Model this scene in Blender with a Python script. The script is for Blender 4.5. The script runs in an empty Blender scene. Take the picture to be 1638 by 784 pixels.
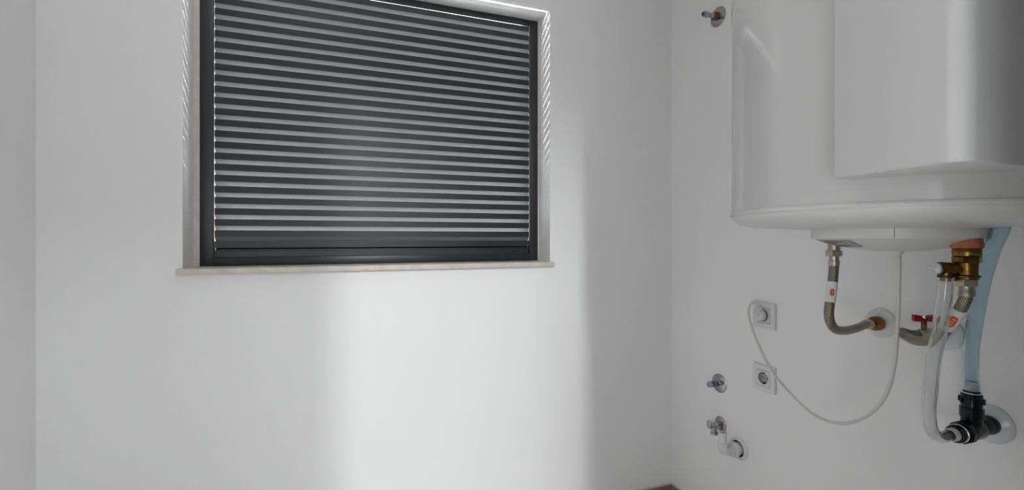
import bpy, bmesh, math, random
from mathutils import Vector, Matrix

random.seed(7)
SC = bpy.context.scene
COL = SC.collection

# ------------------------------------------------------------------ camera
cam_data = bpy.data.cameras.new('camera')
cam_data.sensor_fit = 'HORIZONTAL'
cam_data.sensor_width = 36.0
cam_data.lens = 36.0 * 760.0 / 1638.0
cam_data.shift_y = -(392.0 - 381.0) / 1638.0
cam_data.clip_start = 0.01
cam = bpy.data.objects.new('camera', cam_data)
cam.location = (0, 0, 1.105)
cam.rotation_euler = (math.radians(90), 0, math.radians(-20.5))
COL.objects.link(cam)
SC.camera = cam

# ------------------------------------------------------------------ world, sun, lamps, exposure
SC.view_settings.view_transform = 'Standard'
SC.view_settings.look = 'None'
SC.view_settings.gamma = 1.0
SC.view_settings.use_curve_mapping = False
SC.view_settings.exposure = -0.17

world = bpy.data.worlds.new('world')
SC.world = world
world.use_nodes = True
wn = world.node_tree
bg = wn.nodes['Background']
sky = wn.nodes.new('ShaderNodeTexSky')
sky.sky_type = 'NISHITA'
sky.sun_disc = False
sky.sun_elevation = math.radians(48)
sky.sun_rotation = math.radians(20)
wn.links.new(sky.outputs[0], bg.inputs[0])
bg.inputs[1].default_value = 0.8

def light(name, kind, loc, rot, energy, color=(1, 1, 1), **kw):
    d = bpy.data.lights.new(name, kind)
    d.energy = energy
    d.color = color
    for k, v in kw.items():
        setattr(d, k, v)
    o = bpy.data.objects.new(name, d)
    o.location = loc
    o.rotation_euler = rot
    COL.objects.link(o)
    return o

# sun on the terrace outside the louvred window
light('sun', 'SUN', (1.5, -6, 9), (math.radians(40), 0, math.radians(8)), 70.0, (1.0, 0.97, 0.93), angle=math.radians(0.6))
# added strip light in place of sun glare; draws the stripes in the reveals
light('added_glare_strip', 'AREA', (1.2, 6.44, -1.25), (math.radians(-120), 0, 0), 6500.0, (0.99, 0.99, 0.97),
      shape='RECTANGLE', size=15.0, size_y=0.04)
# two added area lights behind the doorway, casting the patch on the back wall
light('added_patch_light', 'AREA', (-0.42, -6.2, 3.45),
      (math.radians(90 - 20), 0, math.radians(-6)), 265.0, (0.97, 0.98, 1.0),
      shape='RECTANGLE', size=0.34, size_y=2.3)
light('added_patch_light', 'AREA', (0.05, -6.2, 3.30),
      (math.radians(90 - 20), 0, math.radians(-2)), 85.0, (0.97, 0.98, 1.0),
      shape='RECTANGLE', size=1.3, size_y=2.3)
# added fill light in the unseen hall
light('hall_fill', 'AREA', (0.7, -1.7, 2.5), (0, 0, 0), 30.0, (0.95, 0.97, 1.0), shape='DISK', size=0.5)
# added overhead fill light for the room
light('room_fill', 'AREA', (-0.05, 0.85, 2.56), (0, 0, 0), 2.6, (1.0, 0.99, 0.97), shape='DISK', size=0.34)

# added fill light behind the camera, aimed at the right wall
light('side_fill', 'AREA', (-0.50, -0.385, 0.72), (math.radians(94), 0, math.radians(-68)), 5.6, (1.0, 0.99, 0.98), shape='RECTANGLE', size=0.40, size_y=0.50)

# ------------------------------------------------------------------ materials
def mat(name, color, rough=0.5, metal=0.0, bump=None, noise=None, **kw):
    m = bpy.data.materials.new(name)
    m.use_nodes = True
    nt = m.node_tree
    b = nt.nodes['Principled BSDF']
    b.inputs['Base Color'].default_value = (*color, 1)
    b.inputs['Roughness'].default_value = rough
    b.inputs['Metallic'].default_value = metal
    for k, v in kw.items():
        b.inputs[k.replace('_', ' ')].default_value = v
    tc = nt.nodes.new('ShaderNodeTexCoord')
    if noise:
        sc_, amt, detail = noise
        n = nt.nodes.new('ShaderNodeTexNoise')
        n.inputs['Scale'].default_value = sc_
        n.inputs['Detail'].default_value = detail
        nt.links.new(tc.outputs['Object'], n.inputs['Vector'])
        r = nt.nodes.new('ShaderNodeValToRGB')
        r.color_ramp.elements[0].position = 0.3
        r.color_ramp.elements[1].position = 0.7
        lo = [max(0, c * (1 - amt)) for c in color]
        hi = [min(1, c * (1 + amt)) for c in color]
        r.color_ramp.elements[0].color = (*lo, 1)
        r.color_ramp.elements[1].color = (*hi, 1)
        nt.links.new(n.outputs['Fac'], r.inputs[0])
        nt.links.new(r.outputs[0], b.inputs['Base Color'])
    if bump:
        sc_, strength, dist = bump
        n = nt.nodes.new('ShaderNodeTexNoise')
        n.inputs['Scale'].default_value = sc_
        n.inputs['Detail'].default_value = 4
        nt.links.new(tc.outputs['Object'], n.inputs['Vector'])
        bp = nt.nodes.new('ShaderNodeBump')
        bp.inputs['Strength'].default_value = strength
        bp.inputs['Distance'].default_value = dist
        nt.links.new(n.outputs['Fac'], bp.inputs['Height'])
        nt.links.new(bp.outputs[0], b.inputs['Normal'])
    return m

M = {}
M['wall'] = mat('wall_paint', (0.87, 0.87, 0.87), 0.62, bump=(160, 0.22, 0.002), noise=(1.7, 0.012, 2))
M['ceiling'] = mat('ceiling_paint', (0.88, 0.88, 0.88), 0.8)
M['hall'] = mat('hall_paint', (0.78, 0.79, 0.80), 0.8)
M['floor'] = mat('floor_tile', (0.76, 0.75, 0.73), 0.35, noise=(9, 0.15, 5))
M['skirt'] = mat('skirting_tile', (0.27, 0.205, 0.135), 0.4, noise=(14, 0.3, 5))
M['grout'] = mat('skirting_grout', (0.68, 0.63, 0.56), 0.8)
M['stone'] = mat('sill_limestone', (0.64, 0.585, 0.52), 0.45, noise=(22, 0.13, 6), bump=(90, 0.1, 0.001))
M['jamb'] = mat('jamb_plaster', (0.74, 0.735, 0.725), 0.7, bump=(180, 0.25, 0.002))
M['strip'] = mat('jamb_strip_stone', (0.62, 0.56, 0.52), 0.5, noise=(30, 0.08, 4))
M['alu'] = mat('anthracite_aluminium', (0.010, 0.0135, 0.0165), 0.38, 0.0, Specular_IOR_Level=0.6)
M['alu_blade_lit'] = mat('anthracite_blade_lit', (0.22, 0.223, 0.228), 0.42, 0.0, Specular_IOR_Level=0.6)  # the frame's anthracite, lightened to paint daylight on the blade undersides
M['garden'] = mat('white_garden_render', (0.80, 0.80, 0.79), 0.8)
M['terrace'] = mat('terrace_paving', (0.20, 0.21, 0.22), 0.8, noise=(3, 0.1, 4))
M['enamel'] = mat('white_enamel', (0.62, 0.62, 0.615), 0.09)
M['cap'] = mat('white_cap_plastic', (0.66, 0.66, 0.655), 0.32)
M['boxp'] = mat('control_box_plastic', (0.62, 0.62, 0.62), 0.38)
M['plastic'] = mat('white_plastic', (0.72, 0.725, 0.74), 0.3)
M['cord'] = mat('cord_sheath', (0.62, 0.61, 0.565), 0.45)
M['pvc'] = mat('white_pvc', (0.72, 0.72, 0.72), 0.3)
M['flange'] = mat('flange_plastic', (0.66, 0.70, 0.73), 0.22)
M['chrome'] = mat('chrome', (0.40, 0.38, 0.365), 0.12, 1.0, bump=(60, 0.05, 0.001))
M['satin'] = mat('satin_chrome', (0.42, 0.43, 0.43), 0.3, 1.0)
M['brass'] = mat('aged_brass', (0.19, 0.108, 0.028), 0.30, 1.0, noise=(45, 0.4, 5), bump=(70, 0.3, 0.002))
M['copper'] = mat('red_copper_fitting', (0.36, 0.125, 0.05), 0.38, 0.7, noise=(60, 0.35, 5))
M['shank'] = mat('dull_brown_brass', (0.20, 0.13, 0.08), 0.3, 1.0)
M['seal'] = mat('red_brown_sealing', (0.42, 0.12, 0.055), 0.5, noise=(60, 0.3, 4))
M['nickel'] = mat('nickel_nut', (0.56, 0.48, 0.38), 0.3, 1.0, noise=(40, 0.15, 3))
M['nickel_dark'] = mat('nickel_ferrule', (0.42, 0.40, 0.36), 0.35, 1.0)
M['black'] = mat('black_plastic', (0.004, 0.006, 0.010), 0.20, Specular_IOR_Level=0.3)
M['rubber'] = mat('black_rubber', (0.012, 0.012, 0.013), 0.6)
M['dark'] = mat('hole_shade', (0.02, 0.02, 0.02), 0.8)  # near-black colour for the shade inside holes and gaps
M['red'] = mat('red_lacquer', (0.40, 0.006, 0.012), 0.3)
M['blue'] = mat('blue_plastic', (0.015, 0.04, 0.42), 0.35)
M['tag'] = mat('white_tag', (0.76, 0.77, 0.77), 0.5)
M['orange'] = mat('orange_print', (0.62, 0.10, 0.008), 0.5)
M['peach'] = mat('pale_orange_print', (0.85, 0.36, 0.16), 0.5)
M['ink'] = mat('grey_print', (0.16, 0.16, 0.17), 0.6)
M['label'] = mat('silver_label', (0.66, 0.66, 0.67), 0.45)
M['clip'] = mat('clamp_ring', (0.75, 0.75, 0.75), 0.25, 0.6)
M['water'] = mat('teal_water_line', (0.02, 0.13, 0.14), 0.2)
M['leaf'] = mat('added_leaf_paint', (0.74, 0.74, 0.74), 0.5)
M['lamp'] = mat('fill_body_glass', (0.9, 0.9, 0.88), 0.4)

def hose_mat(name, color, rough, trans):
    m = mat(name, color, rough, IOR=1.33)
    m.node_tree.nodes['Principled BSDF'].inputs['Transmission Weight'].default_value = trans
    return m
M['clear'] = hose_mat('clear_pvc_hose', (0.92, 0.925, 0.93), 0.07, 0.94)
M['blue_hose'] = hose_mat('blue_tinted_pvc_hose', (0.74, 0.88, 0.94), 0.10, 0.92)
M['blue_hose_end'] = hose_mat('pale_pvc_hose_end', (0.90, 0.94, 0.95), 0.12, 0.8)

def braid():
    m = bpy.data.materials.new('braided_steel')
    m.use_nodes = True
    nt = m.node_tree
    b = nt.nodes['Principled BSDF']
    b.inputs['Metallic'].default_value = 1.0
    b.inputs['Roughness'].default_value = 0.36
    uv = nt.nodes.new('ShaderNodeTexCoord')
    outs = []
    for sg in (1, -1):
        mp = nt.nodes.new('ShaderNodeMapping')
        mp.inputs['Rotation'].default_value = (0, 0, math.radians(45 * sg))
        nt.links.new(uv.outputs['UV'], mp.inputs['Vector'])
        w = nt.nodes.new('ShaderNodeTexWave')
        w.inputs['Scale'].default_value = 0.5
        nt.links.new(mp.outputs[0], w.inputs['Vector'])
        outs.append(w.outputs['Fac'])
    mx = nt.nodes.new('ShaderNodeMath')
    mx.operation = 'MAXIMUM'
    nt.links.new(outs[0], mx.inputs[0])
    nt.links.new(outs[1], mx.inputs[1])
    r = nt.nodes.new('ShaderNodeValToRGB')
    r.color_ramp.elements[0].color = (0.035, 0.03, 0.022, 1)
    r.color_ramp.elements[1].color = (0.38, 0.335, 0.265, 1)
    r.color_ramp.elements[0].position = 0.2
    nt.links.new(mx.outputs[0], r.inputs[0])
    nt.links.new(r.outputs[0], b.inputs['Base Color'])
    bp = nt.nodes.new('ShaderNodeBump')
    bp.inputs['Strength'].default_value = 0.6
    bp.inputs['Distance'].default_value = 0.0008
    nt.links.new(mx.outputs[0], bp.inputs['Height'])
    nt.links.new(bp.outputs[0], b.inputs['Normal'])
    return m
M['braid'] = braid()

# ------------------------------------------------------------------ helpers
def empty(name, loc, label, cat, group=None):
    o = bpy.data.objects.new(name, None)
    o.empty_display_size = 0.03
    o.location = loc
    COL.objects.link(o)
    o['label'] = label
    o['category'] = cat
    if group:
        o['group'] = group
    return o

def link(name, bm, m, parent=None, smooth=True, angle=35, label=None):
    """bm is in world coordinates"""
    me = bpy.data.meshes.new(name)
    bmesh.ops.recalc_face_normals(bm, faces=bm.faces)
    if smooth:
        ca = math.radians(angle)
        for f in bm.faces:
            f.smooth = True
        for e in bm.edges:
            if len(e.link_faces) == 2 and e.calc_face_angle(0) > ca:
                e.smooth = False
    if parent is not None:
        p = parent
        off = Vector((0, 0, 0))
        while p is not None:
            off += p.location
            p = p.parent
    else:
        off = Vector((0, 0, 0))
        vs = [v.co for v in bm.verts]
        off = Vector((sum(v.x for v in vs) / len(vs), sum(v.y for v in vs) / len(vs), min(v.z for v in vs)))
    org = off.copy()
    if parent is not None:
        vs = [v.co for v in bm.verts]
        c = Vector((sum(v.x for v in vs) / len(vs), sum(v.y for v in vs) / len(vs), sum(v.z for v in vs) / len(vs)))
        org = c
    for v in bm.verts:
        v.co -= org
    bm.to_mesh(me)
    bm.free()
    ms = m if isinstance(m, (list, tuple)) else [m]
    for x in ms:
        me.materials.append(M[x])
    o = bpy.data.objects.new(name, me)
    COL.objects.link(o)
    if parent is not None:
        o.parent = parent
        o.location = org - off
    else:
        o.location = org
    if label:
        o['label'] = label
    return o

def struct(name, bm, m, parent=None, **kw):
    o = link(name, bm, m, parent, **kw)
    if parent is None:
        o['kind'] = 'structure'
    return o

def box(x0, x1, y0, y1, z0, z1, bevel=0.0, seg=2, bm=None):
    bm2 = bmesh.new()
    bmesh.ops.create_cube(bm2, size=1)
    for v in bm2.verts:
        v.co = Vector(((x0 + x1) / 2 + v.co.x * (x1 - x0), (y0 + y1) / 2 + v.co.y * (y1 - y0), (z0 + z1) / 2 + v.co.z * (z1 - z0)))
    if bevel:
        bmesh.ops.bevel(bm2, geom=list(bm2.edges), offset=bevel, segments=seg, affect='EDGES', profile=0.5)
    if bm is None:
        return bm2
    me = bpy.data.meshes.new('tmp')
    bm2.to_mesh(me)
    bm2.free()
    bm.from_mesh(me)
    bpy.data.meshes.remove(me)
    return bm

def frame_of(axis):
    a = Vector(axis).normalized()
    u = Vector((0, 0, 1)).cross(a)
    if u.length < 1e-4:
        u = Vector((1, 0, 0))
    u.normalize()
    return a, u, a.cross(u)

def lathe(profile, origin, axis, n=40, bm=None, phase=0.0):
    """profile: (radius, distance along axis); open ends closed where radius is 0"""
    bm = bm or bmesh.new()
    a, u, w = frame_of(axis)
    o = Vector(origin)
    rings = []
    for r, t in profile:
        if r < 1e-6:
            rings.append([bm.verts.new(o + a * t)])
        else:
            rings.append([bm.verts.new(o + a * t + u * (r * math.cos(phase + 2 * math.pi * k / n)) + w * (r * math.sin(phase + 2 * math.pi * k / n))) for k in range(n)])
    for A, B in zip(rings, rings[1:]):
        for k in range(n):
            k2 = (k + 1) % n
            if len(A) == 1 and len(B) == 1:
                continue
            if len(A) == 1:
                bm.faces.new((A[0], B[k], B[k2]))
            elif len(B) == 1:
                bm.faces.new((A[k], A[k2], B[0]))
            else:
                bm.faces.new((A[k], A[k2], B[k2], B[k]))
    return bm

def cyl(r, t0, t1, origin, axis, n=32, c=0.0008, bm=None):
    return lathe([(0, t0), (r - c, t0), (r, t0 + c), (r, t1 - c), (r - c, t1), (0, t1)], origin, axis, n, bm)

def hexnut(af, t0, t1, origin, axis, phase=0.0, bm=None):
    """six-sided nut with chamfered rims, af = width across flats"""
    R = af / math.sqrt(3)
    c = R * 0.09
    return lathe([(0, t0), (R - c, t0), (R, t0 + c * 0.7), (R, t1 - c * 0.7), (R - c, t1), (0, t1)], origin, axis, 6, bm, phase)

def spline(pts, sub=8):
    P = [Vector(p) for p in pts]
    P = [P[0] * 2 - P[1]] + P + [P[-1] * 2 - P[-2]]
    out = []
    for i in range(1, len(P) - 2):
        p0, p1, p2, p3 = P[i - 1:i + 3]
        for s in range(sub):
            t = s / sub
            out.append(0.5 * ((2 * p1) + (p2 - p0) * t + (2 * p0 - 5 * p1 + 4 * p2 - p3) * t * t + (3 * p1 - p0 - 3 * p2 + p3) * t ** 3))
    out.append(P[-2])
    return out

def tube(pts, r, n=20, wall=None, caps=True):
    """swept tube with UVs (u round the tube, v along it); wall = thickness of a hollow hose"""
    bm = bmesh.new()
    uvl = bm.loops.layers.uv.new('UVMap')
    T = []
    for i in range(len(pts)):
        a = pts[max(0, i - 1)]
        b = pts[min(len(pts) - 1, i + 1)]
        T.append((b - a).normalized())
    nrm = T[0].orthogonal().normalized()
    frames = []
    for i, t in enumerate(T):
        nrm = (nrm - t * nrm.dot(t)).normalized()
        frames.append((nrm.copy(), t.cross(nrm)))
    L = [0.0]
    for i in range(1, len(pts)):
        L.append(L[-1] + (pts[i] - pts[i - 1]).length)

    def shell(rad, flip):
        rings = [[bm.verts.new(p + f[0] * rad * math.cos(2 * math.pi * k / n) + f[1] * rad * math.sin(2 * math.pi * k / n)) for k in range(n)] for p, f in zip(pts, frames)]
        for i in range(len(rings) - 1):
            for k in range(n):
                k2 = (k + 1) % n
                fv = (rings[i][k], rings[i][k2], rings[i + 1][k2], rings[i + 1][k])
                uv = ((k / n * 12, L[i] * 190), ((k + 1) / n * 12, L[i] * 190), ((k + 1) / n * 12, L[i + 1] * 190), (k / n * 12, L[i + 1] * 190))
                f = bm.faces.new(fv)
                for lp, c in zip(f.loops, uv):
                    lp[uvl].uv = c
        return rings
    A = shell(r, False)
    if wall:
        B = shell(r - wall, True)
        for e in (0, -1):
            for k in range(n):
                k2 = (k + 1) % n
                bm.faces.new((A[e][k], A[e][k2], B[e][k2], B[e][k]))
    elif caps:
        bm.faces.new(A[0])
        bm.faces.new(list(reversed(A[-1])))
    return bm

def sweep_profile(prof, x0, x1, bm=None):
    """closed profile in (y, z), extruded along x"""
    bm = bm or bmesh.new()
    a = [bm.verts.new((x0, y, z)) for y, z in prof]
    b = [bm.verts.new((x1, y, z)) for y, z in prof]
    n = len(prof)
    for i in range(n):
        j = (i + 1) % n
        bm.faces.new((a[i], a[j], b[j], b[i]))
    bm.faces.new(a)
    bm.faces.new(list(reversed(b)))
    return bm

# ------------------------------------------------------------------ the room
XL, XR, YB, YF, ZC = -0.749, 1.33, 1.638, -0.5, 2.60
WX0, WX1, WZ0, WZ1 = -0.4156, 0.7665, 1.0155, 1.974      # window opening
WT = 0.165

bm = bmesh.new()
box(XL - 0.2, WX0, YB, YB + WT, -0.02, ZC, bm=bm)
box(WX1, XR + 0.2, YB, YB + WT, -0.02, ZC, bm=bm)
box(WX0, WX1, YB, YB + WT, -0.02, 0.999, bm=bm)
box(WX0, WX1, YB, YB + WT, WZ1, ZC, bm=bm)
struct('wall_back', bm, 'wall', smooth=False)
struct('wall_right', box(XR, XR + 0.2, YF - 0.15, YB, -0.02, ZC), 'wall', smooth=False)
struct('wall_left', box(XL - 0.2, XL, YF - 0.15, YB, -0.02, ZC), 'wall', smooth=False)
DX0, DX1, DZ = -0.114, 0.683, 2.03
bm = bmesh.new()
box(XL, DX0, YF - 0.12, YF, 0, ZC, bm=bm)
box(DX1, XR, YF - 0.12, YF, 0, ZC, bm=bm)
box(DX0, DX1, YF - 0.12, YF, DZ, ZC, bm=bm)
struct('wall_front', bm, 'wall', smooth=False)
struct('ceiling', box(XL - 0.2, XR + 0.2, YF - 0.12, YB + WT, ZC, ZC + 0.1), 'ceiling', smooth=False)
struct('floor', box(XL - 0.2, XR + 0.2, YF - 0.12, YB + WT, -0.1, 0.0), 'floor', smooth=False)

# hall behind the doorway, closed at its end
bm = bmesh.new()
box(-2.6, -2.5, -6.4, -0.62, 0, 5.0, bm=bm)
struct('wall_hall_left', bm, 'hall', smooth=False)
struct('wall_hall_right', box(1.9, 2.0, -6.4, -0.62, 0, 5.0), 'hall', smooth=False)
struct('wall_hall_end', box(-2.6, 2.0, -6.5, -6.4, 0, 5.0), 'hall', smooth=False)
bm = bmesh.new()
box(-2.6, XL - 0.2, -0.62, -0.5, 0, 5.0, bm=bm)
box(XR + 0.2, 2.0, -0.62, -0.5, 0, 5.0, bm=bm)
box(XL - 0.2, XR + 0.2, -0.62, -0.5, ZC + 0.1, 5.0, bm=bm)
struct('wall_hall_front', bm, 'hall', smooth=False)
struct('ceiling_hall', box(-2.6, 2.0, -6.5, -0.5, 5.0, 5.1), 'hall', smooth=False)
struct('floor_hall', box(-2.6, 2.0, -6.5, -0.62, -0.1, 0.0), 'floor', smooth=False)

# unseen door leaf, added to cut the light patch on the back wall
dl = struct('added_door_leaf', box(DX1 - 0.002, DX1 + 0.036, YF + 0.004, YF + 0.725, 0.008, 2.02, 0.001, 1), 'leaf')
link('added_leaf_handle', tube(spline([(DX1 - 0.002, YF + 0.66, 1.02), (DX1 - 0.045, YF + 0.66, 1.02), (DX1 - 0.05, YF + 0.64, 1.02), (DX1 - 0.05, YF + 0.54, 1.02)], 5), 0.009, 14), 'satin', dl)

# skirting tiles with their pale grout line
def skirting(name, b, g):
    o = struct(name, b, 'skirt')
    link('grout_line', g, 'grout', o)
    return o
skirting('baseboard_back', box(XL, XR, YB - 0.009, YB, 0, 0.0745, 0.001, 1), box(XL, XR, YB - 0.0085, YB, 0.0747, 0.0775))
skirting('baseboard_right', box(XR - 0.009, XR, YF, YB - 0.0092, 0, 0.0745, 0.001, 1), box(XR - 0.0085, XR, YF, YB - 0.0087, 0.0747, 0.0775))
skirting('baseboard_left', box(XL, XL + 0.009, YF, YB - 0.0092, 0, 0.0745, 0.001, 1), box(XL, XL + 0.0085, YF, YB - 0.0087, 0.0747, 0.0775))

# limestone sill
struct('trim_1', box(-0.4291, 0.7785, 1.620, YB + WT - 0.002, 0.9985, 1.0153, 0.0016, 2), 'stone')

# terrace outside, seen only as the light it throws up between the louvres
struct('terrace', box(-9, 9, YB + WT + 0.05, 18, -3.1, -3.0), 'terrace', smooth=False)
struct('added_garden_wall', box(-9, 9, 6.5, 6.7, -3.0, -1.1), 'garden', smooth=False)  # unseen wall added as a bright band to light louvres and reveals
# the facade below and beside the room
struct('facade', box(-9, 9, YB - 0.1, YB + WT, -3.0, -0.11), 'garden', smooth=False)

# ------------------------------------------------------------------ the louvred window
win = bpy.data.objects.new('window_1', None)
win.location = (0.185, 1.745, 1.0155)
COL.objects.link(win)
win['kind'] = 'structure'
FY0, FY1 = 1.745, 1.795
IX0, IX1 = -0.3603, 0.7294
IZ0, IZ1 = 1.0427, 1.9478
OX0, OX1, OZ0, OZ1 = -0.3970, 0.7625, 1.0157, 1.9722
link('jamb_strip', box(WX0 + 0.0002, OX0 - 0.0005, FY0 + 0.001, FY1 + 0.02, OZ0, WZ1 - 0.0002), 'strip', win, smooth=False, label='pale pinkish strip beside the dark frame')
link('jamb_strip', box(OX1 + 0.0005, WX1 - 0.0002, FY0 + 0.001, FY1 + 0.02, OZ0, WZ1 - 0.0002), 'strip', win, smooth=False, label='pale pinkish strip beside the dark frame')
link('frame_stile', box(OX0, IX0, FY0, FY1, OZ0, OZ1, 0.0012), 'alu', win)
link('frame_stile', box(IX1, OX1, FY0, FY1, OZ0, OZ1, 0.0012), 'alu', win)
link('frame_rail', box(IX0 + 0.0002, IX1 - 0.0002, FY0 + 0.0004, FY1, OZ0, IZ0, 0.0012), 'alu', win)
link('frame_rail', box(IX0 + 0.0002, IX1 - 0.0002, FY0 + 0.0004, FY1, IZ1, OZ1, 0.0012), 'alu', win)
# recessed bottom channel below the lowest louvre
link('bottom_channel', sweep_profile([(FY0 + 0.013, IZ0 + 0.0002), (FY0 + 0.013, IZ0 + 0.0195), (FY0 + 0.022, IZ0 + 0.0195),
     (FY0 + 0.022, IZ0 + 0.026), (FY0 + 0.034, IZ0 + 0.0308), (FY0 + 0.034, IZ0 + 0.0002)], IX0 + 0.0015, IX1 - 0.0015), 'alu', win, smooth=False)
for x0, x1 in ((IX0 + 0.0002, IX0 + 0.0016), (IX1 - 0.0016, IX1 - 0.0002)):
    link('gasket', box(x0, x1, FY0 + 0.0015, FY0 + 0.006, IZ0 + 0.0005, IZ1 - 0.0005), 'rubber', win, smooth=False)
# 25 louvres: inner lip, blade falling outwards, outer lip
PITCH, LIP = 0.0355, 0.0212
def louvre(k):
    z = 1.0735 + PITCH * k
    zt = z + LIP
    y = FY0 + 0.0035
    t = 0.0016
    bm = bmesh.new()
    sweep_profile([(y, z), (y, zt - 0.0006), (y + 0.0006, zt), (y + t, zt), (y + t, z + 0.0016)] + [(y + 0.033, z - 0.0275), (y + 0.0322, z - 0.0290)], IX0 + 0.0032, IX1 - 0.0032, bm)
    # the two material slots: 0 lip, 1 blade in the daylit tone
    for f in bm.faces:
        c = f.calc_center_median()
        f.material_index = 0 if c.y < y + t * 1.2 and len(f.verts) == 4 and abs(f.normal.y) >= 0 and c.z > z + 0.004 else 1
    return bm
link('bottom_louvre', sweep_profile([(FY0 + 0.0035, 1.0735), (FY0 + 0.0035, 1.0947), (FY0 + 0.0051, 1.0947), (FY0 + 0.0051, 1.0752), (FY0 + 0.036, 1.0752), (FY0 + 0.036, 1.0735)], IX0 + 0.0022, IX1 - 0.0022), 'alu', win, smooth=False)
base = link('louvre_slat', louvre(1), ['alu', 'alu_blade_lit'], win, smooth=False)
for k in range(1, 24):
    c = base.copy()
    COL.objects.link(c)
    c.parent = win
    c.location = base.location + Vector((0, 0, PITCH * k))

# ------------------------------------------------------------------ water heater
CX, CY, R = 1.024, 0.611, 0.286
heater = empty('water_heater', (CX, CY, 1.078), 'large white cylindrical water heater hung high on the right wall', 'water heater')
link('tank_body', lathe([(0, 1.152), (R - 0.002, 1.152), (R, 1.154), (R, 2.25), (R - 0.02, 2.28), (0, 2.29)], (CX, CY, 0), (0, 0, 1), 160), 'enamel', heater)
cap = link('bottom_cap', lathe([(R + 0.0003, 1.1604), (R + 0.0018, 1.1598), (R + 0.0032, 1.1570), (R + 0.0034, 1.1535), (R + 0.0028, 1.1525),
                                (R + 0.0002, 1.1520), (R + 0.0002, 1.1500), (R - 0.0010, 1.1475), (R - 0.0070, 1.1400), (R - 0.0180, 1.1340), (0.2540, 1.1305), (0.2480, 1.1288), (0.2440, 1.1280), (0.19, 1.1250), (0.1362, 1.1222), (0.1360, 1.13), (R - 0.01, 1.15)],
     (CX, CY, 0), (0, 0, 1), 160), 'cap', heater)
link('pipe_cover', lathe([(0.1355, 1.124), (0.1355, 1.1065), (0.1340, 1.1040), (0.1310, 1.1030), (0.02, 1.1035), (0, 1.1035)], (CX, CY, 0), (0, 0, 1), 96), 'cap', heater)
dome = link('bottom_dish', lathe([(0.1305, 1.1036), (0.122, 1.1005), (0.106, 1.0945), (0.086, 1.0880), (0.06, 1.0825), (0.03, 1.0795), (0, 1.079)], (CX, CY, 0), (0, 0, 1), 96), 'cap', heater)
link('cover_seam', box(-0.0006, 0.0006, -0.0004, 0.0004, 0, 0.0165), 'ink', None)  # placed below
seam = bpy.data.objects['cover_seam']
a = math.radians(212)
seam.location = (CX + 0.1355 * math.cos(a), CY + 0.1355 * math.sin(a), 1.1060)
seam.rotation_euler = (0, 0, a + math.pi / 2)
seam.parent = heater
seam.location -= heater.location
# wall bracket between tank and wall
link('wall_bracket', box(CX + R - 0.03, XR - 0.0005, CY - 0.17, CY + 0.17, 1.90, 1.94, 0.002), 'cap', heater)
link('wall_bracket', box(CX + R - 0.015, XR - 0.0005, CY - 0.06, CY + 0.06, 1.24, 1.27, 0.002), 'cap', heater)

# control box on the front of the tank: a soft wedge with a broad rounded near edge
def rounded_poly(pts):
    """pts: (x, y, radius, segments); closed, returns outline"""
    out = []
    n = len(pts)
    for i in range(n):
        p = Vector(pts[i][:2])
        a = Vector(pts[i - 1][:2])
        b = Vector(pts[(i + 1) % n][:2])
        r, s = pts[i][2], pts[i][3]
        if r <= 0:
            out.append(p)
            continue
        u, v = (a - p).normalized(), (b - p).normalized()
        ang = u.angle(v)
        d = r / math.tan(ang / 2)
        c = p + (u + v).normalized() * (r / math.sin(ang / 2))
        s0, s1 = p + u * d, p + v * d
        a0 = math.atan2(s0.y - c.y, s0.x - c.x)
        a1 = math.atan2(s1.y - c.y, s1.x - c.x)
        da = (a1 - a0 + math.pi) % (2 * math.pi) - math.pi
        for k in range(s + 1):
            t = a0 + da * k / s
            out.append(Vector((c.x + r * math.cos(t), c.y + r * math.sin(t))))
    return out

def prism(outline, z0, z1, inset=0.0, drop=0.0):
    """upright prism, bottom and top rims chamfered by inset and drop"""
    bm = bmesh.new()
    cx = sum(p.x for p in outline) / len(outline)
    cy = sum(p.y for p in outline) / len(outline)
    n = len(outline)
    def ring(z, ins):
        res = []
        for i, p in enumerate(outline):
            t = (outline[(i + 1) % n] - outline[i - 1]).normalized()
            nn = Vector((t.y, -t.x))
            if nn.dot(Vector((p.x - cx, p.y - cy))) < 0:
                nn = -nn
            res.append(bm.verts.new((p.x - nn.x * ins, p.y - nn.y * ins, z)))
        return res
    rings = [ring(z0, inset), ring(z0 + drop * 0.35, inset * 0.35), ring(z0 + drop, 0), ring(z1 - drop, 0), ring(z1, inset)] if inset else [ring(z0, 0), ring(z1, 0)]
    for A, B in zip(rings, rings[1:]):
        for k in range(n):
            bm.faces.new((A[k], A[(k + 1) % n], B[(k + 1) % n], B[k]))
    bm.faces.new(rings[0])
    bm.faces.new(list(reversed(rings[-1])))
    return bm
ol = rounded_poly([(0.7195, 0.5145, 0.007, 6), (0.7000, 0.3380, 0.020, 12), (0.985, 0.3405, 0.004, 2), (0.985, 0.42, 0, 0), (0.80, 0.5145, 0, 0)])
link('control_box', prism(ol, 1.1964, 1.96, 0.004, 0.0035), 'boxp', heater, angle=30)

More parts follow.
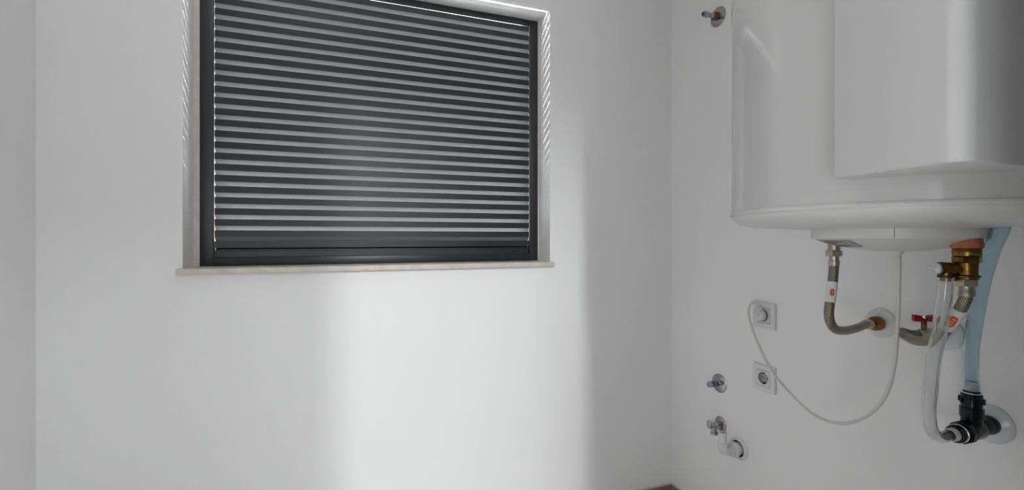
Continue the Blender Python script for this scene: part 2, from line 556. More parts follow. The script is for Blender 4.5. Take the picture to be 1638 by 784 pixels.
# rating label wrapped on the dish
def patch_on_dish(name, a0, a1, r0, r1, off, m, parent, n=10, skew=0.0):
    prof = [(0.1305, 1.1036), (0.122, 1.1005), (0.106, 1.0945), (0.086, 1.0880), (0.06, 1.0825)]
    def zr(r):
        for (ra, za), (rb, zb) in zip(prof, prof[1:]):
            if rb <= r <= ra:
                return za + (zb - za) * (ra - r) / (ra - rb)
        return 1.1036
    bm = bmesh.new()
    g = []
    for i in range(n + 1):
        row = []
        for j in range(n + 1):
            r = r0 + (r1 - r0) * j / n
            a = a0 + (a1 - a0) * i / n + skew * j / n
            row.append(bm.verts.new((CX + r * math.cos(a), CY + r * math.sin(a), zr(r) - off)))
        g.append(row)
    for i in range(n):
        for j in range(n):
            bm.faces.new((g[i][j], g[i + 1][j], g[i + 1][j + 1], g[i][j + 1]))
    bmesh.ops.solidify(bm, geom=list(bm.faces), thickness=0.00015)
    return link(name, bm, m, parent, angle=60)
lab = patch_on_dish('rating_label', math.radians(124), math.radians(182), 0.1245, 0.086, 0.0008, 'label', heater)
for q in range(5):
    ra = 0.119 - q * 0.0065
    patch_on_dish('print_line', math.radians(131), math.radians(172 - (q % 3) * 9), ra, ra - 0.0020, 0.0011, 'ink', lab, 6)
# cable gland under the dish and the two water connections
link('cable_gland', lathe([(0, 1.09), (0.010, 1.09), (0.010, 1.0795), (0.0065, 1.0745), (0, 1.0745)], (1.018, 0.597, 0), (0, 0, 1), 24), 'cap', heater)
link('water_nipple', lathe([(0, 1.11), (0.0118, 1.11), (0.0118, 1.079), (0, 1.079)], (CX, 0.727, 0), (0, 0, 1), 24), 'nickel_dark', heater, label='dark metal nipple')
link('sealing_ring', lathe([(0, 1.1034), (0.0205, 1.1034), (0.0212, 1.1028), (0.0222, 1.0890), (0.0212, 1.0878), (0, 1.0878)], (CX, 0.494, 0), (0, 0, 1), 12), 'seal', heater, label='red-brown sealed fitting')

# ------------------------------------------------------------------ brass safety valve under the right-hand connection
SX, SY = CX, 0.494
sv = empty('safety_valve', (SX, SY, 1.035), 'brass safety valve under the right side of the heater, with a side arm', 'valve')
link('top_collar', lathe([(0, 1.0878), (0.0195, 1.0878), (0.0200, 1.0868), (0.0192, 1.0855), (0.0200, 1.0840), (0.0192, 1.0825), (0.0200, 1.0812), (0.0195, 1.0745), (0.0175, 1.0738), (0, 1.0738)], (SX, SY, 0), (0, 0, 1), 40), 'brass', sv)
link('hex_collar', hexnut(0.0355, 1.0625, 1.0737, (SX, SY, 0), (0, 0, 1), 0.25), 'brass', sv, smooth=False)
link('valve_body', lathe([(0, 1.0624), (0.0158, 1.0624), (0.0152, 1.056), (0.0148, 1.050), (0.0150, 1.0425), (0.0185, 1.0405), (0.0188, 1.0385), (0.0165, 1.0370), (0.0165, 1.0352), (0, 1.0352)], (SX, SY, 0), (0, 0, 1), 40), 'brass', sv)
AD = Vector((-0.80, 0.60, 0)).normalized()
AO = Vector((SX, SY, 1.0518))
link('side_arm', lathe([(0, 0.008), (0.0108, 0.008), (0.0105, 0.020), (0.0112, 0.030), (0.0118, 0.0385), (0.0112, 0.0400), (0.0092, 0.0400), (0.0092, 0.0385), (0, 0.0385)], AO, AD, 36), 'brass', sv)
link('end_cap', lathe([(0, 0.0385), (0.0088, 0.0385), (0.0088, 0.0425), (0.0065, 0.0435), (0, 0.0435)], AO, AD, 30), 'plastic', sv, label='white plastic end cap')
link('test_lever', tube(spline([AO + AD * 0.042, AO + AD * 0.048 + Vector((0, 0, 0.0012)), AO + AD * 0.056 + Vector((0, 0.001, 0.003))], 4), 0.0018, 8), 'plastic', sv, label='small white pointed lever')
BO = AO + AD * 0.0293
link('outlet_barb', lathe([(0, -0.006), (0.0100, -0.007), (0.0100, -0.0125), (0.0112, -0.0125), (0.0112, -0.0155), (0.0085, -0.0157), (0.0085, -0.022), (0, -0.022)], BO, (0, 0, 1), 32), ['brass'], sv)
link('clamp_ring', lathe([(0.0112, -0.0118), (0.0121, -0.0120), (0.0123, -0.0155), (0.0112, -0.0157)], BO, (0, 0, 1), 32), 'rubber', sv, label='black ring round the outlet')
link('seal_wire', tube(spline([(SX - 0.0195, SY - 0.002, 1.0795), (SX - 0.012, SY - 0.018, 1.0775), (SX + 0.006, SY - 0.0215, 1.0768), (SX + 0.019, SY - 0.021, 1.0765)], 5), 0.0005, 6), 'nickel', sv)

# ------------------------------------------------------------------ braided hoses
def tag_band(path, i0, i1, r, parent, strokes):
    """white printed sleeve round a hose with an orange oval print facing the room"""
    seg = path[i0:i1 + 1]
    t = link('tag', tube(seg, r + 0.0007, 24), 'tag', parent, label='white printed sleeve')
    mid = (seg[0] + seg[-1]) / 2
    L = (seg[-1] - seg[0]).length
    ax = (seg[-1] - seg[0]).normalized()
    # a curved oval patch laid on the sleeve; face = direction towards the room
    def oval(name, w, h, face, off, m, par, c0=0.0, a0=0.0):
        f = Vector(face)
        f = (f - ax * f.dot(ax)).normalized()
        s = ax.cross(f)
        bm = bmesh.new()
        def pt(uu, vv):
            an = a0 + uu / r
            # follow the curve of the hose
            q = (c0 + vv) / L + 0.5
            q = min(max(q, 0), 1) * (len(seg) - 1)
            i = min(int(q), len(seg) - 2)
            c = seg[i].lerp(seg[i + 1], q - i)
            return c + (f * math.cos(an) + s * math.sin(an)) * (r + 0.0007 + off)
        rings = []
        for k in range(1, 5):
            rr = k / 4
            rings.append([bm.verts.new(pt(w / 2 * rr * math.copysign(abs(math.cos(a)) ** 0.7, math.cos(a)), h / 2 * rr * math.copysign(abs(math.sin(a)) ** 0.6, math.sin(a)))) for a in [2 * math.pi * j / 24 for j in range(24)]])
        cc = bm.verts.new(pt(0, 0))
        for j in range(24):
            bm.faces.new((cc, rings[0][j], rings[0][(j + 1) % 24]))
            for A, B in zip(rings, rings[1:]):
                bm.faces.new((A[j], A[(j + 1) % 24], B[(j + 1) % 24], B[j]))
        return link(name, bm, m, par, angle=80)
    return t, oval

# left hose: cold connection to the copper fitting on the wall
lh = empty('braided_hose', (CX, 0.727, 0.885), 'braided steel hose curving from the left under the heater to the round white wall flange', 'hose', 'braided hoses under the heater')
path = spline([(1.024, 0.727, 1.0560), (1.0235, 0.727, 1.043), (1.020, 0.7262, 1.020), (1.013, 0.7245, 0.990), (1.0025, 0.721, 0.965), (0.999, 0.7205, 0.942), (1.008, 0.7235, 0.922), (1.032, 0.7305, 0.905), (1.073, 0.742, 0.8965), (1.120, 0.7565, 0.8925), (1.165, 0.770, 0.8920), (1.205, 0.785, 0.8915), (1.240, 0.803, 0.8890), (1.268, 0.817, 0.8855)], 8)
link('hose', tube(path, 0.0096, 24), 'braid', lh)
link('union_nut', hexnut(0.0298, 1.0653, 1.0783, (CX, 0.727, 0), (0, 0, 1), 0.5), 'nickel', lh, smooth=False, label='nickel hexagon nut')
link('crimp_ferrule', lathe([(0, 1.0652), (0.0093, 1.0652), (0.0093, 1.0565), (0.0106, 1.0555), (0.0108, 1.0470), (0.0102, 1.0460), (0.0102, 1.0440), (0, 1.0440)], (CX, 0.727, 0), (0, 0, 1), 28), 'nickel_dark', lh)
link('union_nut', hexnut(0.0215, 1.2700 - 1.33, 1.2900 - 1.33, (1.33, 0.8200, 0.8845), (1, 0, 0), 0.2), 'nickel', lh, smooth=False, label='nickel hexagon nut')
t, oval = tag_band(path, 19, 32, 0.0096, lh, 3)
ov = oval('oval_print', 0.0072, 0.0165, (-1.02, -0.95, 0.05), 0.0003, 'orange', t)
for c0, w, h, a0 in ((0.0042, 0.0022, 0.0038, 0.04), (-0.0006, 0.0024, 0.0034, -0.08), (-0.0046, 0.0018, 0.0026, 0.1)):
    oval('print_mark', w, h, (-1.02, -0.95, 0.05), 0.0006, 'peach', ov, c0, a0)

# right hose: from the safety valve round to the red ball valve
rh = empty('braided_hose', (SX, SY, 0.9), 'braided steel hose below the brass valve, looping left to the red-handled valve', 'hose', 'braided hoses under the heater')
path = spline([(1.024, 0.494, 1.012), (1.024, 0.495, 1.003), (1.0255, 0.500, 0.990), (1.030, 0.5085, 0.975), (1.037, 0.520, 0.958), (1.048, 0.5345, 0.940), (1.066, 0.556, 0.922), (1.092, 0.586, 0.905), (1.120, 0.617, 0.8945), (1.150, 0.647, 0.8890), (1.171, 0.665, 0.8875), (1.182, 0.681, 0.8900), (1.192, 0.6905, 0.8930), (1.201, 0.6955, 0.8935), (1.212, 0.689, 0.8895), (1.229, 0.684, 0.8860)], 8)
link('hose', tube(path, 0.0096, 24), 'braid', rh)
link('union_nut', hexnut(0.0305, 1.0220, 1.0350, (SX, SY, 0), (0, 0, 1), 0.28), 'nickel', rh, smooth=False, label='nickel hexagon nut')
link('crimp_ferrule', lathe([(0, 1.0219), (0.0108, 1.0219), (0.0108, 1.0135), (0.0116, 1.0120), (0.0118, 1.0050), (0.0105, 1.0040), (0, 1.0040)], (SX, SY, 0), (0, 0, 1), 28), 'nickel_dark', rh)
t, oval = tag_band(path, 21, 39, 0.0096, rh, 3)
ov = oval('oval_print', 0.0110, 0.0270, (-1.02, -0.50, 0.1), 0.0003, 'orange', t, c0=0.001)
for c0, w, h, a0 in ((0.0082, 0.0055, 0.0046, 0.0), (0.0016, 0.0060, 0.0040, 0.05), (-0.0052, 0.0056, 0.0048, -0.05)):
    oval('print_mark', w, h, (-1.02, -0.50, 0.1), 0.0006, 'peach', ov, c0, a0)

# ------------------------------------------------------------------ wall flanges
def flange(name, y, z, r, label, cat='flange', m='flange', group=None, depth=0.010, rimdark=True, hole=0.016):
    t = empty(name, (XR, y, z), label, cat, group)
    link('disc', lathe([(hole, 0.0), (r, 0.0), (r, 0.0018), (r - 0.0012, 0.003), (r * 0.80, depth * 0.62), (r * 0.55, depth * 0.85), (hole + 0.003, depth), (hole, depth)], (XR - 0.0002, y, z), (-1, 0, 0), 64), m, t)
    return t
flange('wall_flange', 0.8200, 0.8845, 0.0385, 'round white wall flange behind the copper fitting of the left hose', group='white wall flanges', m='plastic', depth=0.008, hole=0.0135)
flange('wall_flange', 0.683, 0.8835, 0.0385, 'round pale wall flange behind the red-handled valve', group='white wall flanges', m='flange', depth=0.008)
flange('wall_flange', 0.600, 0.704, 0.0415, 'round pale wall flange behind the black plastic drain tee', group='white wall flanges', m='flange', depth=0.013, hole=0.0165)

cf = empty('copper_fitting', (XR, 0.8200, 0.8845), 'reddish copper fitting in the middle of the white flange, left hose screwed in', 'fitting')
link('collar', lathe([(0, 0.0), (0.0130, 0.0), (0.0132, 0.009), (0.0170, 0.010), (0.0182, 0.012), (0.0182, 0.026), (0.0165, 0.029), (0.0125, 0.031), (0.0125, 0.036), (0, 0.036)], (XR - 0.0002, 0.8200, 0.8845), (-1, 0, 0), 40), 'copper', cf)
link('rim', lathe([(0.0125, 0.0305), (0.0158, 0.0295), (0.0160, 0.0320), (0.0125, 0.0330)], (XR - 0.0002, 0.8200, 0.8845), (-1, 0, 0), 40), 'brass', cf, label='thin brass rim')

# ------------------------------------------------------------------ red-handled ball valve
VY, VZ = 0.683, 0.8855
bv = empty('ball_valve', (XR, VY, VZ), 'chrome ball valve with a red butterfly handle, half behind the clear hose', 'valve')
link('tail_pipe', lathe([(0, 0.0), (0.0115, 0.0), (0.0115, 0.048), (0, 0.048)], (XR - 0.0002, VY, VZ), (-1, 0, 0), 30), 'nickel_dark', bv)
link('valve_body', lathe([(0, 0.0), (0.0130, 0.0), (0.0140, 0.010), (0.0150, 0.022), (0.0140, 0.034), (0.0120, 0.038), (0, 0.038)], (XR - 0.0485, VY, VZ), (-1, 0, 0), 30), 'nickel_dark', bv)
link('hex_end', hexnut(0.0240, 0.0, 0.014, (XR - 0.0868, VY, VZ), (-1, 0, 0), 0.2), 'nickel_dark', bv, smooth=False)
HX = 1.254
link('stem', cyl(0.0055, VZ + 0.010, VZ + 0.031, (HX, VY, 0), (0, 0, 1), 20), 'brass', bv)
# butterfly handle: two thick upright wings joined by a low strap
bm = bmesh.new()
hc = Vector((HX, VY, VZ + 0.0305))
hd = Vector((0.90, -0.43, 0)).normalized()
hw = Vector((-hd.y, hd.x, 0))
def wing(s_):
    pts = [(0.0, 0.001, 0.0060, 0.0075), (0.0045, 0.001, 0.0062, 0.0075), (0.0075, 0.0005, 0.0085, 0.0070), (0.0100, 0.0, 0.0135, 0.0062), (0.0215, 0.0, 0.0150, 0.0050), (0.0232, 0.0012, 0.0138, 0.0042)]
    rows = []
    for d, lo, hi, hw_ in pts:
        rows.append([bm.verts.new(hc + hd * (s_ * d) + hw * (w * hw_) + Vector((0, 0, h_))) for w, h_ in ((-1, lo), (1, lo), (1, hi), (-1, hi))])
    for A, B in zip(rows, rows[1:]):
        for k in range(4):
            bm.faces.new((A[k], A[(k + 1) % 4], B[(k + 1) % 4], B[k]))
    bm.faces.new(rows[-1])
wing(1)
wing(-1)
bmesh.ops.remove_doubles(bm, verts=bm.verts, dist=1e-6)
h = link('handle', bm, 'red', bv, angle=25, label='red butterfly handle')
link('handle_nut', hexnut(0.0090, VZ + 0.0368, VZ + 0.0440, (HX, VY, 0), (0, 0, 1)), 'satin', h, smooth=False)

# ------------------------------------------------------------------ black drain tee, clear and blue hoses
TY, TZ = 0.590, 0.706
dt = empty('drain_tee', (1.26, TY, TZ), 'black plastic drain tee on the wall joining the clear and blue hoses', 'pipe fitting')
link('wall_barrel', lathe([(0, 0.0), (0.0178, 0.0), (0.0182, 0.002), (0.0182, 0.052), (0.0170, 0.054), (0, 0.054)], (XR - 0.0035, TY + 0.006, TZ - 0.001), (-1, -0.02, 0), 40), 'black', dt)
link('socket_ring', lathe([(0.0160, 0.0), (0.0195, 0.0), (0.0200, 0.003), (0.0195, 0.012), (0.0160, 0.013)], (XR - 0.0140, TY + 0.006, TZ - 0.001), (-1, 0, 0), 40), 'black', dt)
link('tee_body', lathe([(0, 0.0), (0.0195, 0.0), (0.0200, 0.0015), (0.0200, 0.036), (0.0185, 0.038), (0, 0.038)], (1.2600, TY, TZ), (-1, 0, 0), 40), 'black', dt)
link('side_nut', lathe([(0, 0.0), (0.0205, 0.0), (0.0232, 0.002), (0.0232, 0.0135), (0.0200, 0.0155), (0, 0.0155)], (1.2190, TY, TZ), (-1, 0, 0), 8, phase=0.2), 'black', dt, smooth=False)
link('side_spigot', lathe([(0, 0.0), (0.0178, 0.0), (0.0178, 0.018), (0.0163, 0.019), (0.0163, 0.024), (0.0105, 0.025), (0.0085, 0.050), (0, 0.050)], (1.2032, TY, TZ), (-1, 0, 0), 36), 'black', dt)
link('clamp_ring', lathe([(0.0178, 0.0), (0.0188, 0.0004), (0.0188, 0.0024), (0.0178, 0.003)], (1.1950, TY, TZ), (-1, 0, 0), 36), 'clip', dt, label='thin white clamp ring')
link('hose_sleeve', lathe([(0.0098, 0.0), (0.0130, 0.0), (0.0130, 0.012), (0.0118, 0.014), (0.0098, 0.014)], (1.1792, TY, TZ), (-1, 0, 0), 36), 'tag', dt, label='white sleeve at the hose end')
VX = 1.240
link('upper_branch', lathe([(0, 0.010), (0.0175, 0.010), (0.0178, 0.026), (0.0195, 0.028), (0.0198, 0.0475), (0.0180, 0.0485), (0, 0.0485)], (VX, TY, TZ), (0, 0, 1), 40), 'black', dt)
bm = lathe([(0, 0.0486), (0.0175, 0.0486), (0.0175, 0.0750), (0.0165, 0.0765), (0.0140, 0.0770), (0.0140, 0.0815), (0.0128, 0.0830), (0, 0.0830)], (VX, TY, TZ), (0, 0, 1), 40)
link('hose_coupling', bm, 'black', dt)
cpl = bpy.data.objects['hose_coupling']
for k in range(8):
    a = 2 * math.pi * k / 8 + 0.3
    bm = box(-0.0028, 0.0028, -0.0022, 0.0022, 0, 0.0115, 0.0006, 1)
    for v in bm.verts:
        x, y = v.co.x, v.co.y
        v.co.x = VX + (0.0188 + y) * math.cos(a) - x * math.sin(a)
        v.co.y = TY + (0.0188 + y) * math.sin(a) + x * math.cos(a)
        v.co.z += TZ + 0.0570
    link('grip_rib', bm, 'black', cpl)
link('clamp_ring', lathe([(0.0140, 0.0773), (0.0160, 0.0774), (0.0162, 0.0792), (0.0140, 0.0796)], (VX, TY, TZ), (0, 0, 1), 40), 'clip', dt, label='thin white clamp ring')

ch = empty('drain_hose', (1.0028, 0.510, 1.03), 'clear grey plastic hose hanging from the brass valve down to the black tee', 'hose')
cpath = spline([(BO.x, BO.y, AO.z - 0.0162), (0.9998, 0.5125, 1.015), (0.9998, 0.5150, 0.990), (1.008, 0.5235, 0.955), (1.019, 0.5330, 0.926), (1.034, 0.5470, 0.887), (1.050, 0.5590, 0.848), (1.066, 0.5700, 0.812), (1.080, 0.5800, 0.779), (1.092, 0.5855, 0.750), (1.104, 0.5890, 0.728), (1.120, 0.5900, 0.7130), (1.139, 0.5900, 0.7065), (1.166, 0.5900, 0.7060)], 8)
link('hose', tube(cpath, 0.0113, 28, wall=0.0026), 'clear', ch)

bh = empty('drain_hose', (1.052, 0.471, 1.12), 'blue-tinted plastic hose running from behind the heater down to the black tee', 'hose')
bpath = spline([(1.036, 0.451, 1.1420), (1.054, 0.4645, 1.115), (1.080, 0.488, 1.077), (1.112, 0.514, 1.022), (1.150, 0.540, 0.960), (1.188, 0.565, 0.895), (1.222, 0.583, 0.835), (1.234, 0.588, 0.812), (1.2395, 0.590, 0.800)], 8)
link('hose', tube(bpath, 0.0125, 28, wall=0.0022), 'blue_hose', bh)
link('hose_end', tube(spline([(1.2395, 0.590, 0.8015), (VX, TY, 0.7895)], 3), 0.0127, 28, wall=0.0024), 'blue_hose_end', bh, label='pale clear hose end below the water line')
link('water_line', lathe([(0, -0.0014), (0.0098, -0.0014), (0.0100, 0), (0.0098, 0.0012), (0, 0.0005)], (1.2385, 0.5897, 0.8085), (0.06, 0.02, 1), 28), 'water', bh, label='dark teal line of water')

# ------------------------------------------------------------------ power cord and plug
pc = empty('power_cord', (1.018, 0.597, 1.078), 'thin off-white power cord drooping from the heater to the upper socket', 'cord')
pts = [(1.018, 0.597, 1.076), (1.022, 0.598, 1.064), (1.03, 0.603, 1.021), (1.05, 0.617, 0.932), (1.07, 0.634, 0.851), (1.09, 0.659, 0.784), (1.11, 0.696, 0.73), (1.13, 0.75, 0.682), (1.15, 0.815, 0.652), (1.17, 0.887, 0.646), (1.2, 0.975, 0.668), (1.22, 1.049, 0.704), (1.24, 1.111, 0.758), (1.255, 1.158, 0.816), (1.265, 1.181, 0.859), (1.272, 1.182, 0.885), (1.279, 1.1725, 0.8955), (1.286, 1.162, 0.893), (1.2905, 1.1565, 0.882)]
link('cord', tube(spline(pts, 8), 0.0037, 12), 'cord', pc)
P0 = Vector((1.3120, 1.173, 0.853))
plug = link('plug', lathe([(0, 0.0), (0.0180, 0.0), (0.0185, 0.0015), (0.0185, 0.011), (0.0165, 0.0145), (0.0120, 0.0165), (0, 0.0165)], P0, (-1, 0, 0), 36), 'plastic', pc, label='round white plug')
# sloping neck of the angled plug
nk = spline([P0 + Vector((-0.010, 0.001, 0.000)), P0 + Vector((-0.0165, -0.005, 0.012)), P0 + Vector((-0.0205, -0.013, 0.026)), P0 + Vector((-0.0222, -0.0168, 0.0330))], 6)
bm = bmesh.new()
rings = []
for i, p in enumerate(nk):
    q = i / (len(nk) - 1)
    rr = 0.0125 * (1 - q) + 0.0048 * q
    tdir = (nk[min(i + 1, len(nk) - 1)] - nk[max(i - 1, 0)]).normalized()
    a_, u_, w_ = frame_of(tdir)
    rings.append([bm.verts.new(p + u_ * rr * math.cos(2 * math.pi * k / 20) + w_ * rr * 0.8 * math.sin(2 * math.pi * k / 20)) for k in range(20)])
for A, B in zip(rings, rings[1:]):
    for k in range(20):
        bm.faces.new((A[k], A[(k + 1) % 20], B[(k + 1) % 20], B[k]))
bm.faces.new(rings[0])
bm.faces.new(rings[-1])
link('cable_neck', bm, 'cord', plug)

# ------------------------------------------------------------------ sockets
def socket(y, z, label, dy=0.0):
    """square cover plate, centre y, z, on the right wall"""
    t = empty('wall_socket', (XR, y, z), label, 'socket', 'wall sockets')
    hs = 0.0425
    # plate: square ring with a raised face
    bm = bmesh.new()
    def sq(h, x):
        return [bm.verts.new((x, y + a * h, z + b * h)) for a, b in ((-1, -1), (1, -1), (1, 1), (-1, 1))]
    x0 = XR - 0.0002
    rs = [sq(hs, x0), sq(hs, x0 - 0.0075), sq(hs - 0.0012, x0 - 0.0095), sq(0.0262, x0 - 0.0100), sq(0.0257, x0 - 0.0090), sq(0.0257, x0)]
    for A, B in zip(rs, rs[1:] + rs[:1]):
        for k in range(4):
            bm.faces.new((A[k], A[(k + 1) % 4], B[(k + 1) % 4], B[k]))
    link('cover_plate', bm, 'plastic', t, smooth=False)
    # dark strips painting the shade of the gap, and insert with its round well
    bm = bmesh.new()
    for a0, a1, b0, b1 in ((-0.0256, 0.0256, 0.0240, 0.0256), (-0.0256, 0.0256, -0.0256, -0.0240), (0.0240, 0.0256, -0.0239, 0.0239), (-0.0256, -0.0240, -0.0239, 0.0239)):
        box(x0 - 0.0045, x0, y + a0, y + a1, z + b0, z + b1, bm=bm)
    link('gap_shade_frame', bm, 'ink', t, smooth=False, label='thin dark strips for the shade in the gap round the insert')
    n = 48
    bm = bmesh.new()
    hi, rw, xf, xb = 0.0246, 0.0198, x0 - 0.0102, x0 - 0.0052
    out, out2, inn, inn2, flr = [], [], [], [], []
    for k in range(n):
        a = 2 * math.pi * k / n
        c, s = math.cos(a), math.sin(a)
        m_ = max(abs(c), abs(s))
        out2.append(bm.verts.new((xb - 0.0001, y + c / m_ * hi, z + s / m_ * hi)))
        out.append(bm.verts.new((xf, y + c / m_ * hi, z + s / m_ * hi)))
        inn.append(bm.verts.new((xf, y + c * rw, z + s * rw)))
        inn2.append(bm.verts.new((xf + 0.0006, y + c * (rw - 0.0005), z + s * (rw - 0.0005))))
    for k in range(n):
        k2 = (k + 1) % n
        bm.faces.new((out2[k], out2[k2], out[k2], out[k]))
        bm.faces.new((out[k], out[k2], inn[k2], inn[k]))
        bm.faces.new((inn[k], inn[k2], inn2[k2], inn2[k]))
    ins = link('insert', bm, 'plastic', t, smooth=False)
    return t, ins, xf
s1, ins1, xf = socket(1.1735, 0.8512, 'upper white wall socket, the one with the cord plugged in')
s2, ins2, xf = socket(1.1738, 0.6445, 'lower white wall socket, empty, with its round well showing')
# the well of a socket: a recessed cup set into the wall box
def well(t, ins, y, z):
    # cut-through look: cup sunk into plate thickness
    link('well', lathe([(0.0195, -0.0004), (0.0191, -0.0088), (0.0183, -0.0096), (0, -0.0096)], (xf, y, z), (-1, 0, 0), 40), 'well', t, label='grey round well')
M['well'] = mat('socket_well_plastic', (0.36, 0.36, 0.34), 0.4)
for t, ins, (y, z) in ((s1, ins1, (1.1735, 0.8512)), (s2, ins2, (1.1738, 0.6445))):
    well(t, ins, y, z)
for s in (-1, 1):
    link('pin_hole_shade', cyl(0.0026, 0.0, 0.0007, (xf + 0.0096, 1.1738 + s * 0.0095, 0.6445), (-1, 0, 0), 16, 0.0001), 'dark', s2, label='dark disc for the shade in a pin hole')  # dark disc painted for the shade in each pin hole
    link('earth_clip', box(xf + 0.0012, xf + 0.0096, 1.1738 - 0.0030, 1.1738 + 0.0030, 0.6445 + s * 0.0163 - 0.0016, 0.6445 + s * 0.0163 + 0.0016, 0.0003, 1), 'rubber', s2, label='dark metal earth clip')

# ------------------------------------------------------------------ capped stop pipes
def capped_pipe(y, z, r, length, label, square):
    t = empty('capped_pipe', (XR, y, z), label, 'pipe', 'capped water pipes')
    link('disc', lathe([(0.009, 0.0), (r, 0.0), (r, 0.0010), (r - 0.0015, 0.0030), (r - 0.006, 0.0042), (0.014, 0.0070), (0.009, 0.0072)], (XR - 0.0002, y, z), (-1, 0, 0), 56), 'chrome', t)
    link('pipe', cyl(0.0102 if not square else 0.0088, 0.0, length * 0.80, (XR - 0.0004, y, z), (-1, 0, 0), 28), 'chrome', t)
    if square:
        link('square_shank', box(XR - 0.0235, XR - 0.0073, y - 0.0120, y + 0.0120, z - 0.0115, z + 0.0115, 0.0012, 2), 'shank', t, label='square brownish shank')
        link('end_sleeve', lathe([(0, 0), (0.0105, 0), (0.0115, 0.002), (0.0115, 0.018), (0.0100, 0.021), (0, 0.021)], (XR - length * 0.80 + 0.001, y, z), (-1, 0, 0), 28), 'satin', t)
        link('blue_plug', lathe([(0, 0), (0.0066, 0), (0.0064, 0.0022), (0, 0.0022)], (XR - length * 0.80 - 0.0202, y, z), (-1, 0, 0), 24), 'blue', t, label='blue plug')
    else:
        link('blue_band', lathe([(0.0100, 0), (0.0112, 0.0004), (0.0112, 0.0125), (0.0100, 0.0129)], (XR - length * 0.58, y, z), (-1, 0, 0), 28), 'blue', t, label='blue band')
        link('end_plug', lathe([(0, 0), (0.0105, 0), (0.0110, 0.001), (0.0110, 0.011), (0.0095, 0.0135), (0.0050, 0.0138), (0.0046, 0.0120), (0, 0.0120)], (XR - length * 0.80, y, z), (-1, 0, 0), 28), 'satin', t)
    return t
capped_pipe(1.3787, 1.9234, 0.0365, 0.062, 'chrome pipe stub with blue plug, high up beside the heater', True)
capped_pipe(1.3726, 0.5704, 0.0345, 0.048, 'short chrome pipe stub with a blue band, level with the lower socket', False)

# ------------------------------------------------------------------ angle valve
AY, AZ = 1.3665, 0.4225
av = empty('angle_valve', (XR, AY, AZ), 'small chrome angle valve with an oval handle, just above the white waste elbow', 'valve')
link('disc', lathe([(0.008, 0.0), (0.0275, 0.0), (0.0275, 0.0010), (0.0260, 0.0030), (0.016, 0.0065), (0.008, 0.0070)], (XR - 0.0002, AY, AZ), (-1, 0, 0), 48), 'chrome', av)
link('valve_body', lathe([(0, 0.0), (0.0082, 0.0), (0.0082, 0.018), (0.0110, 0.019), (0.0115, 0.030), (0.0100, 0.040), (0.0070, 0.044), (0.0070, 0.048), (0, 0.048)], (XR - 0.0002, AY, AZ), (-1, 0, 0), 32), 'satin', av)
ot = link('outlet', lathe([(0.0062, -0.034), (0.0062, -0.020), (0.0072, -0.008), (0.0080, 0.0), (0.0085, -0.014), (0.0083, -0.0240), (0.0125, -0.0255), (0.0130, -0.0330), (0.0118, -0.0345), (0.0062, -0.0345)], (XR - 0.031, AY, AZ), (0, 0, 1), 32), 'satin', av)
link('outlet_mouth_shade', cyl(0.0078, -0.0340, -0.0322, (XR - 0.031, AY, AZ), (0, 0, 1), 24, 0.0002), 'dark', ot)  # dark disc painted for the shade in the open outlet
# oval handle, standing across the valve axis
bm = bmesh.new()
bmesh.ops.create_uvsphere(bm, u_segments=28, v_segments=14, radius=1)
for v in bm.verts:
    x, y, z = v.co
    px = x * 0.0075
    k_ = 1.0 - 0.28 * (1 - abs(y)) * 1.0
    v.co = Vector((XR - 0.0530 + px, AY + y * 0.0105, AZ + 0.0045 + z * 0.0195 * k_))
link('handle', bm, 'satin', av)
link('handle_button', cyl(0.0045, 0, 0.0016, (XR - 0.0600, AY, AZ + 0.0045), (-1, 0, 0), 20, 0.0003), 'satin', av)

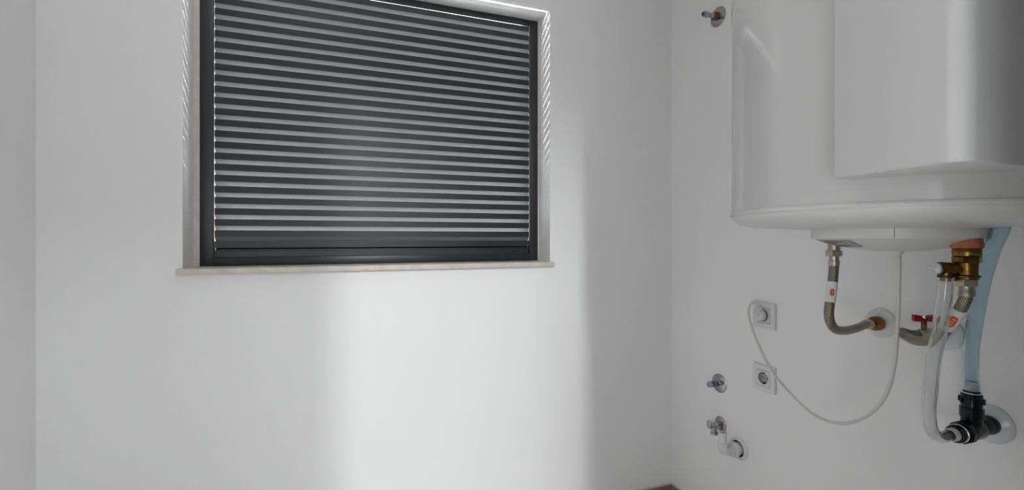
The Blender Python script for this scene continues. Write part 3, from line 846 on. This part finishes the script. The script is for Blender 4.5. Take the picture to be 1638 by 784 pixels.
# ------------------------------------------------------------------ white waste elbow
EY, EZ = 1.2815, 0.3680
we = empty('waste_elbow', (XR, EY, EZ), 'white plastic waste elbow on a white wall flange, lowest fitting on the right wall', 'pipe')
link('wall_flange', lathe([(0.0285, 0.0), (0.0390, 0.0), (0.0395, 0.0012), (0.0385, 0.0030), (0.034, 0.0070), (0.0305, 0.0095), (0.0285, 0.0095)], (XR - 0.0002, EY, EZ), (-1, 0, 0), 64), 'pvc', we)
link('flange_gap_shade', cyl(0.0284, 0.0, 0.0030, (XR - 0.0003, EY, EZ), (-1, 0, 0), 40, 0.0002), 'dark', we, label='dark disc for the shade in the gap round the pipe')  # dark disc painted for the shade behind the collar
link('socket_collar', lathe([(0, 0.003), (0.0205, 0.003), (0.0205, 0.016), (0.0250, 0.018), (0.0256, 0.020), (0.0256, 0.030), (0.0240, 0.033), (0.0195, 0.035), (0.0195, 0.046), (0, 0.046)], (XR - 0.0004, EY, EZ), (-1, 0, 0), 48), 'pvc', we)
ep = spline([(XR - 0.040, EY, EZ), (XR - 0.054, EY, EZ), (XR - 0.066, EY, EZ + 0.003), (XR - 0.0725, EY, EZ + 0.012), (XR - 0.074, EY, EZ + 0.025), (XR - 0.074, EY, EZ + 0.030)], 6)
link('elbow', tube(ep, 0.0160, 32), 'pvc', we)
link('upright_pipe', lathe([(0, 0.024), (0.0172, 0.024), (0.0172, 0.0310), (0.0128, 0.033), (0.0128, 0.066), (0.0118, 0.0672), (0.0104, 0.0672), (0.0104, 0.056), (0, 0.056)], (XR - 0.074, EY, EZ), (0, 0, 1), 36), 'pvc', we)

# ------------------------------------------------------------------ unseen lamp body added at the side fill light
wl = empty('side_fill_body', (-0.52, YF, 0.72), 'added flat white body at the side fill light, out of the frame', 'lamp')
link('back_plate', box(-0.60, -0.44, YF, YF + 0.05, 0.52, 0.92, 0.004), 'lamp', wl)

# ------------------------------------------------------------------ unseen shade added round the overhead fill light
cl = empty('room_fill_body', (-0.05, 0.85, ZC), 'added round white shade at the overhead fill light, out of the frame', 'lamp')
link('shade', lathe([(0.185, 0.0), (0.20, 0.0), (0.20, 0.030), (0.185, 0.032)], (-0.05, 0.85, ZC), (0, 0, -1), 48), 'lamp', cl)
